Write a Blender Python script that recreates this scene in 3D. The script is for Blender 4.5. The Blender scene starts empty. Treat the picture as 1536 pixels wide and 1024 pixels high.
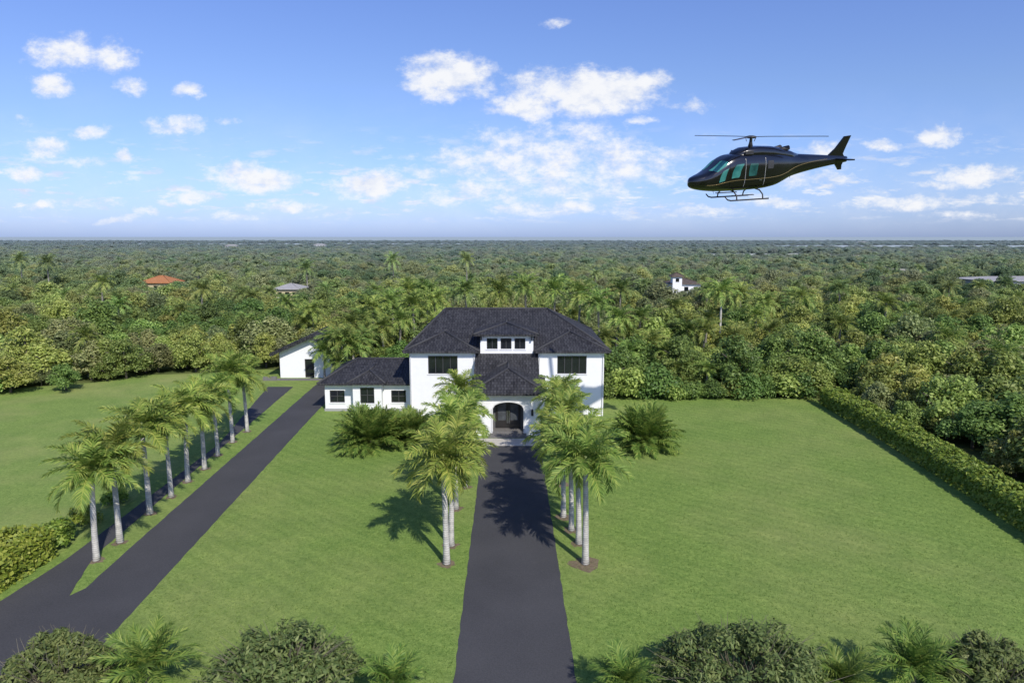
import bpy, math, random
import numpy as np
from mathutils import Vector, Matrix
random.seed(11)
rng = np.random.default_rng(11)
R = math.radians
scene = bpy.context.scene
col = scene.collection

# ------------------------------------------------------------------ camera
FPX = 1024.0
CH = 18.0
TH = math.atan(157/1024)
cam_d = bpy.data.cameras.new('camera'); cam = bpy.data.objects.new('camera', cam_d); col.objects.link(cam)
cam.location = (0, 0, CH); cam.rotation_euler = (math.pi/2-TH, 0, 0)
cam_d.lens = 24; cam_d.sensor_width = 36; cam_d.clip_start = .1; cam_d.clip_end = 80000
scene.camera = cam

def ray(px, py):
    u = (px-768)/FPX; v = (512-py)/FPX
    return Vector((u, math.cos(TH)+v*math.sin(TH), -math.sin(TH)+v*math.cos(TH)))
def gp(px, py, z=0.0):
    d = ray(px, py); t = (z-CH)/d.z
    return Vector((d.x*t, d.y*t, z))
def pY(px, py, Y):
    d = ray(px, py); t = Y/d.y
    return Vector((d.x*t, Y, CH+d.z*t))

# ------------------------------------------------------------------ helpers
def tag(o, label=None, cat=None, group=None, kind=None):
    if label: o['label'] = label
    if cat: o['category'] = cat
    if group: o['group'] = group
    if kind: o['kind'] = kind
    return o
def empty(name, loc, label=None, cat=None, group=None, rz=0):
    o = bpy.data.objects.new(name, None); col.objects.link(o)
    o.location = loc; o.rotation_euler = (0, 0, rz); o.empty_display_size = .3
    return tag(o, label, cat, group)
def link(name, me, parent=None):
    o = bpy.data.objects.new(name, me); col.objects.link(o)
    if parent: o.parent = parent
    return o
def copy_thing(root, children, loc, rz, sc=(1, 1, 1), label=None, group=None):
    r = root.copy(); col.objects.link(r); r.location = loc; r.rotation_euler = (0, 0, rz); r.scale = sc
    if label: r['label'] = label
    if group: r['group'] = group
    elif 'group' in r: del r['group']
    for ch in children:
        c = ch.copy(); col.objects.link(c); c.parent = r
    return r

class MB:
    def __init__(s): s.v = []; s.f = []
    def add(s, vs, fs):
        b = len(s.v); s.v += [tuple(p) for p in vs]; s.f += [tuple(i+b for i in f) for f in fs]
    def poly(s, pts): s.add(pts, [tuple(range(len(pts)))])
    def box(s, x0, x1, y0, y1, z0, z1):
        s.add([(x0,y0,z0),(x1,y0,z0),(x1,y1,z0),(x0,y1,z0),(x0,y0,z1),(x1,y0,z1),(x1,y1,z1),(x0,y1,z1)],
              [(3,2,1,0),(4,5,6,7),(0,1,5,4),(1,2,6,5),(2,3,7,6),(3,0,4,7)])
    def tube(s, pts, rad, n=8, cap=True):
        pts = [Vector(p) for p in pts]
        if not hasattr(rad, '__len__'): rad = [rad]*len(pts)
        rings = []
        ref = None
        for i, p in enumerate(pts):
            t = (pts[min(i+1, len(pts)-1)]-pts[max(i-1, 0)]).normalized()
            if ref is None:
                ref = Vector((1,0,0)) if abs(t.x) < .8 else Vector((0,1,0))
            a = (ref-t*ref.dot(t)).normalized(); b = t.cross(a); ref = a
            rings.append([p+(a*math.cos(2*math.pi*k/n)+b*math.sin(2*math.pi*k/n))*rad[i] for k in range(n)])
        b0 = len(s.v)
        for r in rings: s.v += [tuple(p) for p in r]
        for i in range(len(rings)-1):
            for k in range(n):
                k2 = (k+1) % n
                s.f.append((b0+i*n+k, b0+i*n+k2, b0+(i+1)*n+k2, b0+(i+1)*n+k))
        if cap:
            s.f.append(tuple(b0+k for k in reversed(range(n))))
            s.f.append(tuple(b0+(len(rings)-1)*n+k for k in range(n)))
    def prism(s, pts, d):       # extruded polygon
        d = Vector(d); pts = [Vector(p) for p in pts]; n = len(pts)
        s.add(pts+[p+d for p in pts], [tuple(reversed(range(n))), tuple(range(n, 2*n))]+[(i, (i+1) % n, (i+1) % n+n, i+n) for i in range(n)])
    def mesh(s, name, m, smooth=False, org=(0,0,0), slope_uv=False):
        me = bpy.data.meshes.new(name)
        o = Vector(org)
        me.from_pydata([tuple(Vector(p)-o) for p in s.v], [], s.f); me.update()
        if m: me.materials.append(m)
        if smooth: me.polygons.foreach_set('use_smooth', [True]*len(me.polygons))
        if slope_uv:
            uv = me.uv_layers.new(name='UVMap')
            for p in me.polygons:
                n = p.normal; u = Vector((0,0,1)).cross(n)
                if u.length < 1e-4: u = Vector((1,0,0))
                u.normalize(); w = n.cross(u)
                for li in p.loop_indices:
                    c = me.vertices[me.loops[li].vertex_index].co
                    uv.data[li].uv = (c.dot(u), c.dot(w))
        return me
    def build(s, name, m, parent=None, smooth=False, slope_uv=False, local=False):
        org = Vector((0,0,0))
        if parent is not None and not local:
            q = parent
            while q is not None: org = org+q.location; q = q.parent
        return link(name, s.mesh(name, m, smooth, org, slope_uv), parent)

def quads_mesh(name, V, m):
    n = len(V)
    me = bpy.data.meshes.new(name)
    me.from_pydata(V.reshape(-1, 3).tolist(), [], np.arange(4*n).reshape(-1, 4).tolist())
    me.update(); me.materials.append(m)
    return me

# ------------------------------------------------------------------ materials
def newmat(name):
    m = bpy.data.materials.new(name); m.use_nodes = True
    nt = m.node_tree; b = nt.nodes['Principled BSDF']
    return m, nt, b
def nd(nt, t, **kw):
    n = nt.nodes.new(t)
    for k, v in kw.items(): setattr(n, k, v)
    return n
def mixc(nt, fac, a, b, blend='MIX'):
    n = nd(nt, 'ShaderNodeMix', data_type='RGBA', blend_type=blend)
    for s, v in ((0, fac), (6, a), (7, b)):
        if hasattr(v, 'is_output'): nt.links.new(v, n.inputs[s])
        elif s == 0: n.inputs[0].default_value = v
        else: n.inputs[s].default_value = (*v, 1)
    return n.outputs[2]
def math_(nt, op, a, b=None, c=None, clamp=False):
    n = nd(nt, 'ShaderNodeMath', operation=op, use_clamp=clamp)
    for i, v in enumerate((a, b, c)):
        if v is None: continue
        if hasattr(v, 'is_output'): nt.links.new(v, n.inputs[i])
        else: n.inputs[i].default_value = v
    return n.outputs[0]
def maprange(nt, v, a, b, c, d, smooth=False):
    n = nd(nt, 'ShaderNodeMapRange', clamp=True)
    if smooth: n.interpolation_type = 'SMOOTHSTEP'
    nt.links.new(v, n.inputs[0])
    for i, x in zip((1,2,3,4), (a,b,c,d)): n.inputs[i].default_value = x
    return n.outputs[0]
def noise(nt, co, sc, detail=4, rough=.55):
    n = nd(nt, 'ShaderNodeTexNoise'); n.inputs['Scale'].default_value = sc
    n.inputs['Detail'].default_value = detail; n.inputs['Roughness'].default_value = rough
    if co is not None: nt.links.new(co, n.inputs['Vector'])
    return n
def pm(name, c0, c1=None, s=6, s2=.4, rough=.7, bump=0, spec=.3, metal=0, coat=0, bs=None):
    m, nt, b = newmat(name)
    c1 = c1 or c0
    tc = nd(nt, 'ShaderNodeTexCoord')
    n1 = noise(nt, tc.outputs['Object'], s); n2 = noise(nt, tc.outputs['Object'], s2)
    f = math_(nt, 'ADD', math_(nt, 'MULTIPLY', n1.outputs[0], .6), math_(nt, 'MULTIPLY', n2.outputs[0], .4))
    f = maprange(nt, f, .3, .7, 0, 1)
    nt.links.new(mixc(nt, f, c0, c1), b.inputs['Base Color'])
    b.inputs['Roughness'].default_value = rough; b.inputs['Specular IOR Level'].default_value = spec
    b.inputs['Metallic'].default_value = metal; b.inputs['Coat Weight'].default_value = coat
    if bump:
        bp = nd(nt, 'ShaderNodeBump'); bp.inputs['Strength'].default_value = bump; bp.inputs['Distance'].default_value = .05
        nb = noise(nt, tc.outputs['Object'], bs or s*2)
        nt.links.new(nb.outputs[0], bp.inputs['Height']); nt.links.new(bp.outputs[0], b.inputs['Normal'])
    return m
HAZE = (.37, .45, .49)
def haze_fac(nt):  # aerial haze painted into base colours, growing with world Y
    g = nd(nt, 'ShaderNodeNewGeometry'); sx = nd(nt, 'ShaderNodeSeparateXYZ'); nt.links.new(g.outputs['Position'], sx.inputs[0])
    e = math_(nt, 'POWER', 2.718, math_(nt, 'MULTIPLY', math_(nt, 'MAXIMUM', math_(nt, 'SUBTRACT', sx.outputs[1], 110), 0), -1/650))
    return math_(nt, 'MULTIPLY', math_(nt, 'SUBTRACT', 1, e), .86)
def leaf_mat(name, c0, c1, c2, var=.25, hue=.025, transl=.4, haze=True, sheen=.3, gain=1.0):
    m, nt, b = newmat(name)
    c0, c1, c2 = ([min(.6, q*gain) for q in c] for c in (c0, c1, c2))
    oi = nd(nt, 'ShaderNodeObjectInfo'); g = nd(nt, 'ShaderNodeNewGeometry')
    rp = nd(nt, 'ShaderNodeValToRGB'); e = rp.color_ramp.elements
    e[0].position = 0; e[0].color = (*c0, 1); e[1].position = 1; e[1].color = (*c2, 1)
    k = e.new(.5); k.color = (*c1, 1)
    nt.links.new(g.outputs['Random Per Island'], rp.inputs[0])
    hs = nd(nt, 'ShaderNodeHueSaturation'); nt.links.new(rp.outputs[0], hs.inputs['Color'])
    nt.links.new(maprange(nt, oi.outputs['Random'], 0, 1, .5-hue, .5+hue), hs.inputs['Hue'])
    fr = math_(nt, 'FRACT', math_(nt, 'MULTIPLY', oi.outputs['Random'], 7.31))
    nt.links.new(maprange(nt, fr, 0, 1, 1-var, 1+var), hs.inputs['Value'])
    c = hs.outputs[0]
    if haze: c = mixc(nt, haze_fac(nt), c, HAZE)  # leaves tinted towards the haze colour with distance
    nt.links.new(c, b.inputs['Base Color'])
    b.inputs['Roughness'].default_value = .5; b.inputs['Specular IOR Level'].default_value = sheen
    tr = nd(nt, 'ShaderNodeBsdfTranslucent'); nt.links.new(c, tr.inputs[0])
    mx = nd(nt, 'ShaderNodeMixShader'); mx.inputs[0].default_value = transl
    nt.links.new(b.outputs[0], mx.inputs[1]); nt.links.new(tr.outputs[0], mx.inputs[2])
    nt.links.new(mx.outputs[0], nt.nodes['Material Output'].inputs[0])
    return m

M = {}
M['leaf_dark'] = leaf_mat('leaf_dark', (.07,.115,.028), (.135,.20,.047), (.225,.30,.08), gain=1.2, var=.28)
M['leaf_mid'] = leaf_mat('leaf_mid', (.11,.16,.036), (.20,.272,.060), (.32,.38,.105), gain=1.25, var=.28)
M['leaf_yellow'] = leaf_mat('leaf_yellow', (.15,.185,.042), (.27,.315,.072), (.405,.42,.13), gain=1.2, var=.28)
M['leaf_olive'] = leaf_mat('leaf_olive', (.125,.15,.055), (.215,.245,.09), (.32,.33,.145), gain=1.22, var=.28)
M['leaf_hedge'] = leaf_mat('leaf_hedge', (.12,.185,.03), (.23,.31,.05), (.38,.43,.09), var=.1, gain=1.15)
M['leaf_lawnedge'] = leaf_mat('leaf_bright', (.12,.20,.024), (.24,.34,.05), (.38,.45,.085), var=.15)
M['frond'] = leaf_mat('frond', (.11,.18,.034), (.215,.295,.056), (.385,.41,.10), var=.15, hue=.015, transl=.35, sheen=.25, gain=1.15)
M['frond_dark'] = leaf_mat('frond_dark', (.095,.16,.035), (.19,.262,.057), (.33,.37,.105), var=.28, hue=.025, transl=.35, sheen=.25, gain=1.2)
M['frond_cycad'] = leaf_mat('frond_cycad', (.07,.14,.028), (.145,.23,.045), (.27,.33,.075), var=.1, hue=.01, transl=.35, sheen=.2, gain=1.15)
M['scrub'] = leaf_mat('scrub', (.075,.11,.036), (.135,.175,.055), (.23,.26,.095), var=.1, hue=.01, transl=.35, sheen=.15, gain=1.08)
M['bark'] = pm('bark', (.09,.075,.06), (.17,.15,.12), s=5, rough=.9, bump=.4)
M['twig'] = pm('twig', (.09,.08,.055), (.18,.165,.12), s=8, rough=.9)
M['shaft'] = pm('crownshaft', (.16,.21,.07), (.24,.28,.10), s=4, rough=.5)
def trunk_mat(name, ca, cb, dark):
    m, nt, b = newmat(name)
    tc = nd(nt, 'ShaderNodeTexCoord')
    w = nd(nt, 'ShaderNodeTexWave', wave_type='BANDS', bands_direction='Z'); w.inputs['Scale'].default_value = 2.6
    w.inputs['Distortion'].default_value = 1.2; w.inputs['Detail'].default_value = 2
    nt.links.new(tc.outputs['Object'], w.inputs[0])
    n1 = noise(nt, tc.outputs['Object'], 3, 6)
    c = mixc(nt, maprange(nt, n1.outputs[0], .35, .65, 0, 1), ca, cb)
    c = mixc(nt, maprange(nt, w.outputs[0], .0, .25, .45, 0), c, dark)
    nt.links.new(c, b.inputs['Base Color']); b.inputs['Roughness'].default_value = .85
    bp = nd(nt, 'ShaderNodeBump'); bp.inputs['Strength'].default_value = .4; bp.inputs['Distance'].default_value = .03
    nt.links.new(w.outputs[0], bp.inputs['Height']); nt.links.new(bp.outputs[0], b.inputs['Normal'])
    return m
M['palm_trunk'] = trunk_mat('palm_trunk', (.33,.32,.29), (.60,.57,.52), (.17,.16,.14))
M['wild_trunk'] = trunk_mat('wild_palm_trunk', (.17,.16,.14), (.32,.30,.26), (.10,.09,.08))

def grass_mat(name, c0, c1, c2, sod=0.0, big=.08, dry=(.33,.32,.13), dryamt=.3):
    m, nt, b = newmat(name)
    tc = nd(nt, 'ShaderNodeTexCoord'); co = tc.outputs['Object']
    nf = noise(nt, co, 4, 8, .85); nm = noise(nt, co, 1.2, 5, .65); nb = noise(nt, co, big, 4, .6); ns = noise(nt, co, 20, 2, .6)
    f = math_(nt, 'ADD', math_(nt, 'MULTIPLY', nf.outputs[0], .65), math_(nt, 'MULTIPLY', ns.outputs[0], .35))
    c = mixc(nt, maprange(nt, f, .41, .59, 0, 1), c0, c2)
    c = mixc(nt, maprange(nt, nm.outputs[0], .3, .7, .0, .4), c, c1)
    c = mixc(nt, maprange(nt, nb.outputs[0], .44, .70, 0, dryamt), c, dry)
    nl2 = noise(nt, co, .4, 6, .7)
    c = mixc(nt, .6, c, mixc(nt, maprange(nt, nl2.outputs[0], .3, .7, 0, 1), (.70,.76,.70), (1.22,1.16,1.1)), 'MULTIPLY')
    if sod:
        mp = nd(nt, 'ShaderNodeMapping'); mp.inputs['Rotation'].default_value = (0,0,R(38)); nt.links.new(co, mp.inputs[0])
        wv = nd(nt, 'ShaderNodeTexWave', wave_type='BANDS', bands_direction='Y'); wv.inputs['Scale'].default_value = .32; wv.inputs['Distortion'].default_value = 2.5; wv.inputs['Detail'].default_value = 3; wv.inputs['Detail Scale'].default_value = 1.5
        nt.links.new(mp.outputs[0], wv.inputs[0])
        c = mixc(nt, sod, c, mixc(nt, wv.outputs[1], (.84,.87,.84), (1.09,1.07,1.05)), 'MULTIPLY')
    nt.links.new(c, b.inputs['Base Color']); b.inputs['Roughness'].default_value = .9; b.inputs['Specular IOR Level'].default_value = .1
    bp = nd(nt, 'ShaderNodeBump'); bp.inputs['Strength'].default_value = .8; bp.inputs['Distance'].default_value = .08
    nt.links.new(f, bp.inputs['Height']); nt.links.new(bp.outputs[0], b.inputs['Normal'])
    return m
M['lawn'] = grass_mat('lawn_grass', (.080,.152,.030), (.155,.245,.054), (.265,.355,.092), sod=.45, dryamt=.34)
M['field'] = grass_mat('field_grass', (.088,.16,.034), (.17,.26,.06), (.28,.36,.10), dryamt=.5, big=.12)
def ground_mat():
    m, nt, b = newmat('wild_ground')
    tc = nd(nt, 'ShaderNodeTexCoord'); co = tc.outputs['Object']
    n1 = noise(nt, co, .25, 8, .7); n2 = noise(nt, co, .012, 5, .6); n3 = noise(nt, co, .0016, 5, .6)
    c = mixc(nt, maprange(nt, n1.outputs[0], .38, .62, 0, 1), (.05,.07,.024), (.14,.16,.055))
    c = mixc(nt, maprange(nt, n2.outputs[0], .45, .65, 0, .5), c, (.08,.115,.04))
    c = mixc(nt, maprange(nt, n3.outputs[0], .55, .68, 0, .55), c, (.26,.26,.17))
    c = mixc(nt, haze_fac(nt), c, (.34,.41,.45))  # distance haze painted over the ground colour
    nt.links.new(c, b.inputs['Base Color']); b.inputs['Roughness'].default_value = 1; b.inputs['Specular IOR Level'].default_value = 0
    return m
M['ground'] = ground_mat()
M['asphalt'] = pm('asphalt', (.044,.044,.047), (.078,.077,.080), s=14, s2=.25, rough=.85, bump=.35, spec=.2, bs=40)
M['soil'] = pm('soil', (.10,.075,.045), (.24,.19,.12), s=6, rough=1, bump=.5)
M['paving'] = pm('pale_paving', (.42,.39,.34), (.55,.52,.46), s=5, rough=.8)
M['stucco'] = pm('white_stucco', (.74,.74,.74), (.80,.80,.80), s=3, s2=.3, rough=.85, bump=.1, bs=20)
M['soffit'] = pm('soffit', (.6,.6,.6), (.66,.66,.66), rough=.8)
M['step'] = pm('step_stone', (.12,.115,.11), (.18,.17,.165), rough=.7)
M['black_metal'] = pm('black_metal', (.012,.012,.013), (.02,.02,.022), rough=.4, spec=.5)
M['frame'] = pm('window_frame', (.05,.05,.053), (.065,.065,.068), rough=.35, spec=.5)
M['dark_wood'] = pm('dark_door', (.016,.015,.015), (.03,.027,.025), rough=.3, spec=.5)
M['steel'] = pm('steel', (.55,.55,.55), (.65,.65,.65), rough=.25, metal=1)
M['pane'] = pm('dark_glass', (.006,.008,.011), (.016,.019,.024), s=.6, rough=.06, spec=.7)
def tile_mat(name, c0, c1, gap, s=1.0):
    m, nt, b = newmat(name)
    tc = nd(nt, 'ShaderNodeTexCoord')
    br = nd(nt, 'ShaderNodeTexBrick'); br.offset = .5
    br.inputs['Scale'].default_value = s; br.inputs['Brick Width'].default_value = .30; br.inputs['Row Height'].default_value = .36
    br.inputs['Mortar Size'].default_value = .03; br.inputs['Mortar Smooth'].default_value = .6
    br.inputs['Color1'].default_value = (*c0, 1); br.inputs['Color2'].default_value = (*c1, 1); br.inputs['Mortar'].default_value = (*gap, 1)
    nt.links.new(tc.outputs['UV'], br.inputs[0])
    n = noise(nt, tc.outputs['Object'], .8, 5)
    c = mixc(nt, maprange(nt, n.outputs[0], .3, .7, .0, .35), br.outputs[0], c1)
    nt.links.new(c, b.inputs['Base Color']); b.inputs['Roughness'].default_value = .7; b.inputs['Specular IOR Level'].default_value = .2
    sx = nd(nt, 'ShaderNodeSeparateXYZ'); nt.links.new(tc.outputs['UV'], sx.inputs[0])
    saw = math_(nt, 'FRACT', math_(nt, 'MULTIPLY', sx.outputs[1], -1/.36))
    wv = math_(nt, 'ABSOLUTE', math_(nt, 'SINE', math_(nt, 'MULTIPLY', sx.outputs[0], math.pi/.30)))
    h = math_(nt, 'ADD', math_(nt, 'MULTIPLY', saw, .7), math_(nt, 'MULTIPLY', wv, .6))
    bp = nd(nt, 'ShaderNodeBump'); bp.inputs['Strength'].default_value = .9; bp.inputs['Distance'].default_value = .08
    nt.links.new(h, bp.inputs['Height']); nt.links.new(bp.outputs[0], b.inputs['Normal'])
    return m
M['tile'] = tile_mat('charcoal_roof_tile', (.020,.020,.023), (.058,.058,.063), (.006,.006,.007))
M['cap'] = pm('ridge_tile', (.036,.036,.039), (.06,.06,.064), s=3, rough=.75)
M['tile_orange'] = tile_mat('orange_roof_tile', (.42,.16,.06), (.5,.23,.10), (.2,.08,.04))
M['tile_brown'] = tile_mat('brown_roof_tile', (.10,.075,.06), (.15,.12,.1), (.05,.04,.03))
M['tile_pale'] = tile_mat('pale_roof', (.34,.33,.32), (.42,.41,.40), (.25,.25,.25))
M['tan_wall'] = pm('tan_wall', (.5,.42,.25), (.58,.5,.32), rough=.9)
M['grey_wall'] = pm('grey_wall', (.42,.43,.44), (.48,.49,.5), rough=.9)

# ------------------------------------------------------------------ ground and roads
def sheet(name, pts, z, m):
    b = MB(); b.poly([(p[0], p[1], z) for p in pts])
    o = b.build(name, m)
    if o.data.polygons[0].normal.z < 0: o.data.flip_normals()
    return tag(o, kind='structure')
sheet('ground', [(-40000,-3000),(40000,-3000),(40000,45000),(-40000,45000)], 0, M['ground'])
sheet('lawn', [(-60,8),(34,8),(34,75.5),(14,77),(11,92),(-34,92),(-60,80)], .004, M['lawn'])
fieldpts = [gp(-260,1040), gp(0,888), gp(100,823), gp(330,655), gp(395,583), gp(402,556), (-49,88), (-56,78), (-100,74), (-100,20)]
sheet('grass_field', fieldpts, .008, M['field'])
dl, dr = gp(680,1024), gp(865,1024); el, er = gp(722,680), gp(812,680)
DX0, DX1 = (dl.x+el.x)/2, (dr.x+er.x)/2
def rough_edge(pts, step=.6, amp=.03):
    out = []
    for a, b in zip(pts, pts[1:]):
        a = Vector((a[0],a[1])); b = Vector((b[0],b[1])); n = max(1, int((b-a).length/step))
        for i in range(n):
            p = a.lerp(b, i/n); out.append((p.x+random.uniform(-amp,amp), p.y+random.uniform(-amp,amp)))
    out.append((pts[-1][0], pts[-1][1])); return out
sheet('driveway', rough_edge([(dl.x,10),(dl.x,dl.y),(el.x,59)])+rough_edge([(er.x,59),(dr.x,dr.y),(dr.x,10)]), .012, M['asphalt'])
A = rough_edge([gp(40,1100), gp(155,965), gp(478,614), (-20.5,84)])+[(-20.5,85.9),(-24,86)]+rough_edge([gp(470,580), gp(165,848), gp(128,882)])+[gp(100,895), gp(0,918), gp(-150,1000), gp(-150,1100)]
sheet('side_driveway', A, .012, M['asphalt'])
Bp = rough_edge([gp(-150,1004), gp(104,893), gp(142,833), gp(440,580)])+rough_edge([gp(402,580), gp(328,666), gp(204,760), gp(100,838), gp(0,902), gp(-150,992)])
sheet('service_lane', Bp, .016, M['asphalt'])
sheet('entrance_apron', [(-3.6,57.4),(2.9,57.4),(2.9,59.6),(-3.6,59.6)], .016, M['paving'])
# distant fields
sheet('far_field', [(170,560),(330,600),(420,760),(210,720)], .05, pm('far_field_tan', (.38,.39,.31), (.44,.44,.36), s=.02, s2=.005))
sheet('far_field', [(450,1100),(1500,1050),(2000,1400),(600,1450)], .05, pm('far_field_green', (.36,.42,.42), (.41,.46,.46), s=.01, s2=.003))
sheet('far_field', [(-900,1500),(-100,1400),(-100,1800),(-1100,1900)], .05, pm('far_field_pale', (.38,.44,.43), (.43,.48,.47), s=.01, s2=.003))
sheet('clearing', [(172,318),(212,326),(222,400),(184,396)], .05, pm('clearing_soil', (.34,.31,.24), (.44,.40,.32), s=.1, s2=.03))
FARPOLY = [(170,330,560,740),(450,1700,1060,1420),(-1000,-100,1450,1850),(168,222,300,400)]

# lawn grass blades (uncountable)
def grass_blades():
    n = 100000
    Y = 24+rng.random(n)**1.35*50; xl = np.interp(Y, [gp(155,965).y, gp(478,614).y, 90], [gp(155,965).x, gp(478,614).x, -20])+.08
    xr = 31.2
    x = xl+(xr-xl)*rng.random(n)
    keep = ~((x > DX0-.02) & (x < DX1+.02)) & ~((x > -20) & (x < 10) & (Y > 66.5)) & ~((x > -4) & (x < 3.2) & (Y > 57))
    x, Y = x[keep], Y[keep]; n = len(x)
    a = rng.random(n)*2*np.pi; w = .02+.02*rng.random(n); h = .02+.03*rng.random(n)
    dx, dy = np.cos(a)*w, np.sin(a)*w; lx, ly = (rng.random((2, n))-.5)*.16
    z0 = np.full(n, .003)
    V = np.stack([np.stack([x-dx, Y-dy, z0], 1), np.stack([x+dx, Y+dy, z0], 1), np.stack([x+lx+dx*.1, Y+ly+dy*.1, h], 1), np.stack([x+lx-dx*.1, Y+ly-dy*.1, h], 1)], 1)
    return quads_mesh('lawn_grass', V, leaf_mat('grass_blade', (.115,.20,.043), (.18,.27,.062), (.26,.34,.09), var=.0, hue=0, transl=.45, haze=False, sheen=.1))
o = link('lawn_grass', grass_blades()); tag(o, 'short mown green grass of the front lawn on both sides of the drive', 'grass', kind='stuff')

# ------------------------------------------------------------------ vegetation prototypes
def crown_verts(Rr, Hc, z0, nlobe, nleaf, leaf, seed, asp=1.7, lobe_r=(.32,.5), dome=False):
    r = np.random.default_rng(seed)
    lc = []; lr = []
    ph = r.random()*6.28
    for i in range(nlobe):
        a = r.random()*2*np.pi; q = r.random()**.6; h = r.random()
        if dome:
            q = r.random()**.5; h = (1-q**3)*.72*r.uniform(.5,1.12); rad = Rr*.92*q
            lc.append((rad*math.cos(a), rad*math.sin(a)*.8, z0+Hc*(.12+h))); lr.append(Rr*r.uniform(*lobe_r)); continue
        ecc = 1+.28*math.sin(2*a+ph)+.15*math.sin(3*a-ph)
        rad = Rr*(.76*q)*(1-.55*max(0, h-.5)*2*.8)*ecc
        lc.append((rad*math.cos(a), rad*math.sin(a), z0+Hc*(.14+.72*h*(1-.25*q)))); lr.append(Rr*r.uniform(*lobe_r))
    lc = np.array(lc); lr = np.array(lr)
    p = lr**2/np.sum(lr**2); idx = r.choice(nlobe, nleaf, p=p)
    d = r.normal(size=(nleaf, 3)); d /= np.linalg.norm(d, axis=1)[:, None]
    d[:, 2] = np.where(d[:, 2] < -.35, -d[:, 2], d[:, 2])
    pos = lc[idx]+d*(lr[idx]*(.55+.68*r.random(nleaf)**.9))[:, None]*np.array([1, 1, .95])
    pos[:, 2] = np.maximum(pos[:, 2], .1)
    nrm = d+r.normal(size=(nleaf, 3))*.55+np.array([0, 0, .5]); nrm /= np.linalg.norm(nrm, axis=1)[:, None]
    t = np.cross(nrm, r.normal(size=(nleaf, 3))); t /= np.linalg.norm(t, axis=1)[:, None]; b = np.cross(nrm, t)
    s = (leaf*(.55+.8*r.random(nleaf)))[:, None]
    L = t*s*asp*.5; Wd = b*s*.5
    return np.stack([pos-L, pos+Wd-L*.1, pos+L, pos-Wd-L*.1], 1)

def tree_proto(mname, Rr, H, seed, nleaf, leaf, nlobe=13, z0=.2):
    cme = quads_mesh('crown', crown_verts(Rr, H-z0, z0, nlobe, nleaf, leaf, seed, lobe_r=(.14,.33)), M[mname])
    b = MB(); rr = random.Random(seed)
    b.tube([(0,0,-.1),(.05,.03,H*.25),(-.05,.08,H*.55),(0,0,H*.8)], [.17,.13,.09,.03], 7)
    for k in range(5):
        a = rr.uniform(0, 6.28); h = rr.uniform(.2,.45)*H; l = Rr*.7
        b.tube([(0,0,h),(math.cos(a)*l*.5, math.sin(a)*l*.5, h+.15*H),(math.cos(a)*l, math.sin(a)*l, h+.25*H)], [.08,.05,.02], 5)
    return cme, b.mesh('trunk', M['bark'], True)
protos = []
for i, (mn, word) in enumerate((('leaf_dark','dark green'), ('leaf_mid','mid green'), ('leaf_yellow','yellowish green'), ('leaf_olive','dull olive'))):
    for v in range(2):
        H = [5.0, 4.3, 4.8, 4.6][i]+.6*v
        protos.append((word, tree_proto(mn, 2.6+.3*v, H, 100+i*10+v, 5600, .165, nlobe=36+6*v)))

def frond(vs, fs, base, az, e0, L, bend, nl, lmax, wd, r, vee=.35, droop=.5):
    n = 12; p = Vector(base); pts = []; tans = []
    for s in range(n+1):
        e = e0-bend*(s/n)**1.2
        d = Vector((math.cos(e)*math.cos(az), math.cos(e)*math.sin(az), math.sin(e)))
        pts.append(p.copy()); tans.append(d); p = p+d*(L/n)
    side = Vector((-math.sin(az), math.cos(az), 0)); roll = r.uniform(-.5, .5)
    b0 = len(vs)
    for i, q in enumerate(pts):
        up = side.cross(tans[i])*-1; w = .045*(1-i/n)+.008
        vs += [tuple(q+side*w), tuple(q+up*w*1.2), tuple(q-side*w)]
    for i in range(n):
        for k in range(3):
            fs.append((b0+i*3+k, b0+i*3+(k+1)%3, b0+(i+1)*3+(k+1)%3, b0+(i+1)*3+k))
    for k in range(nl):
        t = .10+.9*k/(nl-1); x = t*n; i = min(int(x), n-1); f = x-i
        q = pts[i].lerp(pts[i+1], f); tg = tans[i].lerp(tans[i+1], f).normalized()
        upv = tg.cross(side).normalized()
        if upv.z < 0: upv = -upv
        sd = (side*math.cos(roll*t)+upv*math.sin(roll*t)).normalized(); up2 = tg.cross(sd).normalized()
        if up2.dot(upv) < 0: up2 = -up2
        ll = lmax*max(.25, math.sin(math.pi*(.17+.72*t))**.7)*r.uniform(.8, 1.12)
        for sg in (-1, 1):
            a = R(28+38*t)+r.uniform(-.1, .1)
            d = (sd*sg*math.cos(a)+tg*math.sin(a)+up2*r.uniform(-.15, vee*1.6)).normalized()
            m_ = q+d*ll*.55; d2 = (d+Vector((0,0,-droop))).normalized(); tip = m_+d2*ll*.5
            w = tg*(wd*.5); b = len(vs)
            vs += [tuple(q-w*.7), tuple(q+w*.7), tuple(m_+w), tuple(m_-w), tuple(tip+w*.1), tuple(tip-w*.1)]
            fs += [(b,b+1,b+2,b+3), (b+3,b+2,b+4,b+5)]
def palm_crown_mesh(name, m, seed, nf, L, nl, lmax, wd, elev=(-.25,1.25), bend=(1.0,1.5), base_z=0, base_r=.1, vee=.35, droop=.5):
    r = random.Random(seed); vs = []; fs = []
    for k in range(nf):
        az = k*2.39996+r.uniform(-.25,.25); u = (k+.5)/nf
        e0 = elev[1]+(elev[0]-elev[1])*u+r.uniform(-.1,.1)
        frond(vs, fs, (math.cos(az)*base_r, math.sin(az)*base_r, base_z-.25*u), az, e0, L*r.uniform(.85,1.08)*(.85+.15*u), r.uniform(*bend)*(.75+.25*u), nl, lmax, wd, r, vee, droop)
    me = bpy.data.meshes.new(name); me.from_pydata(vs, [], fs); me.update(); me.materials.append(M[m]); return me
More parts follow.
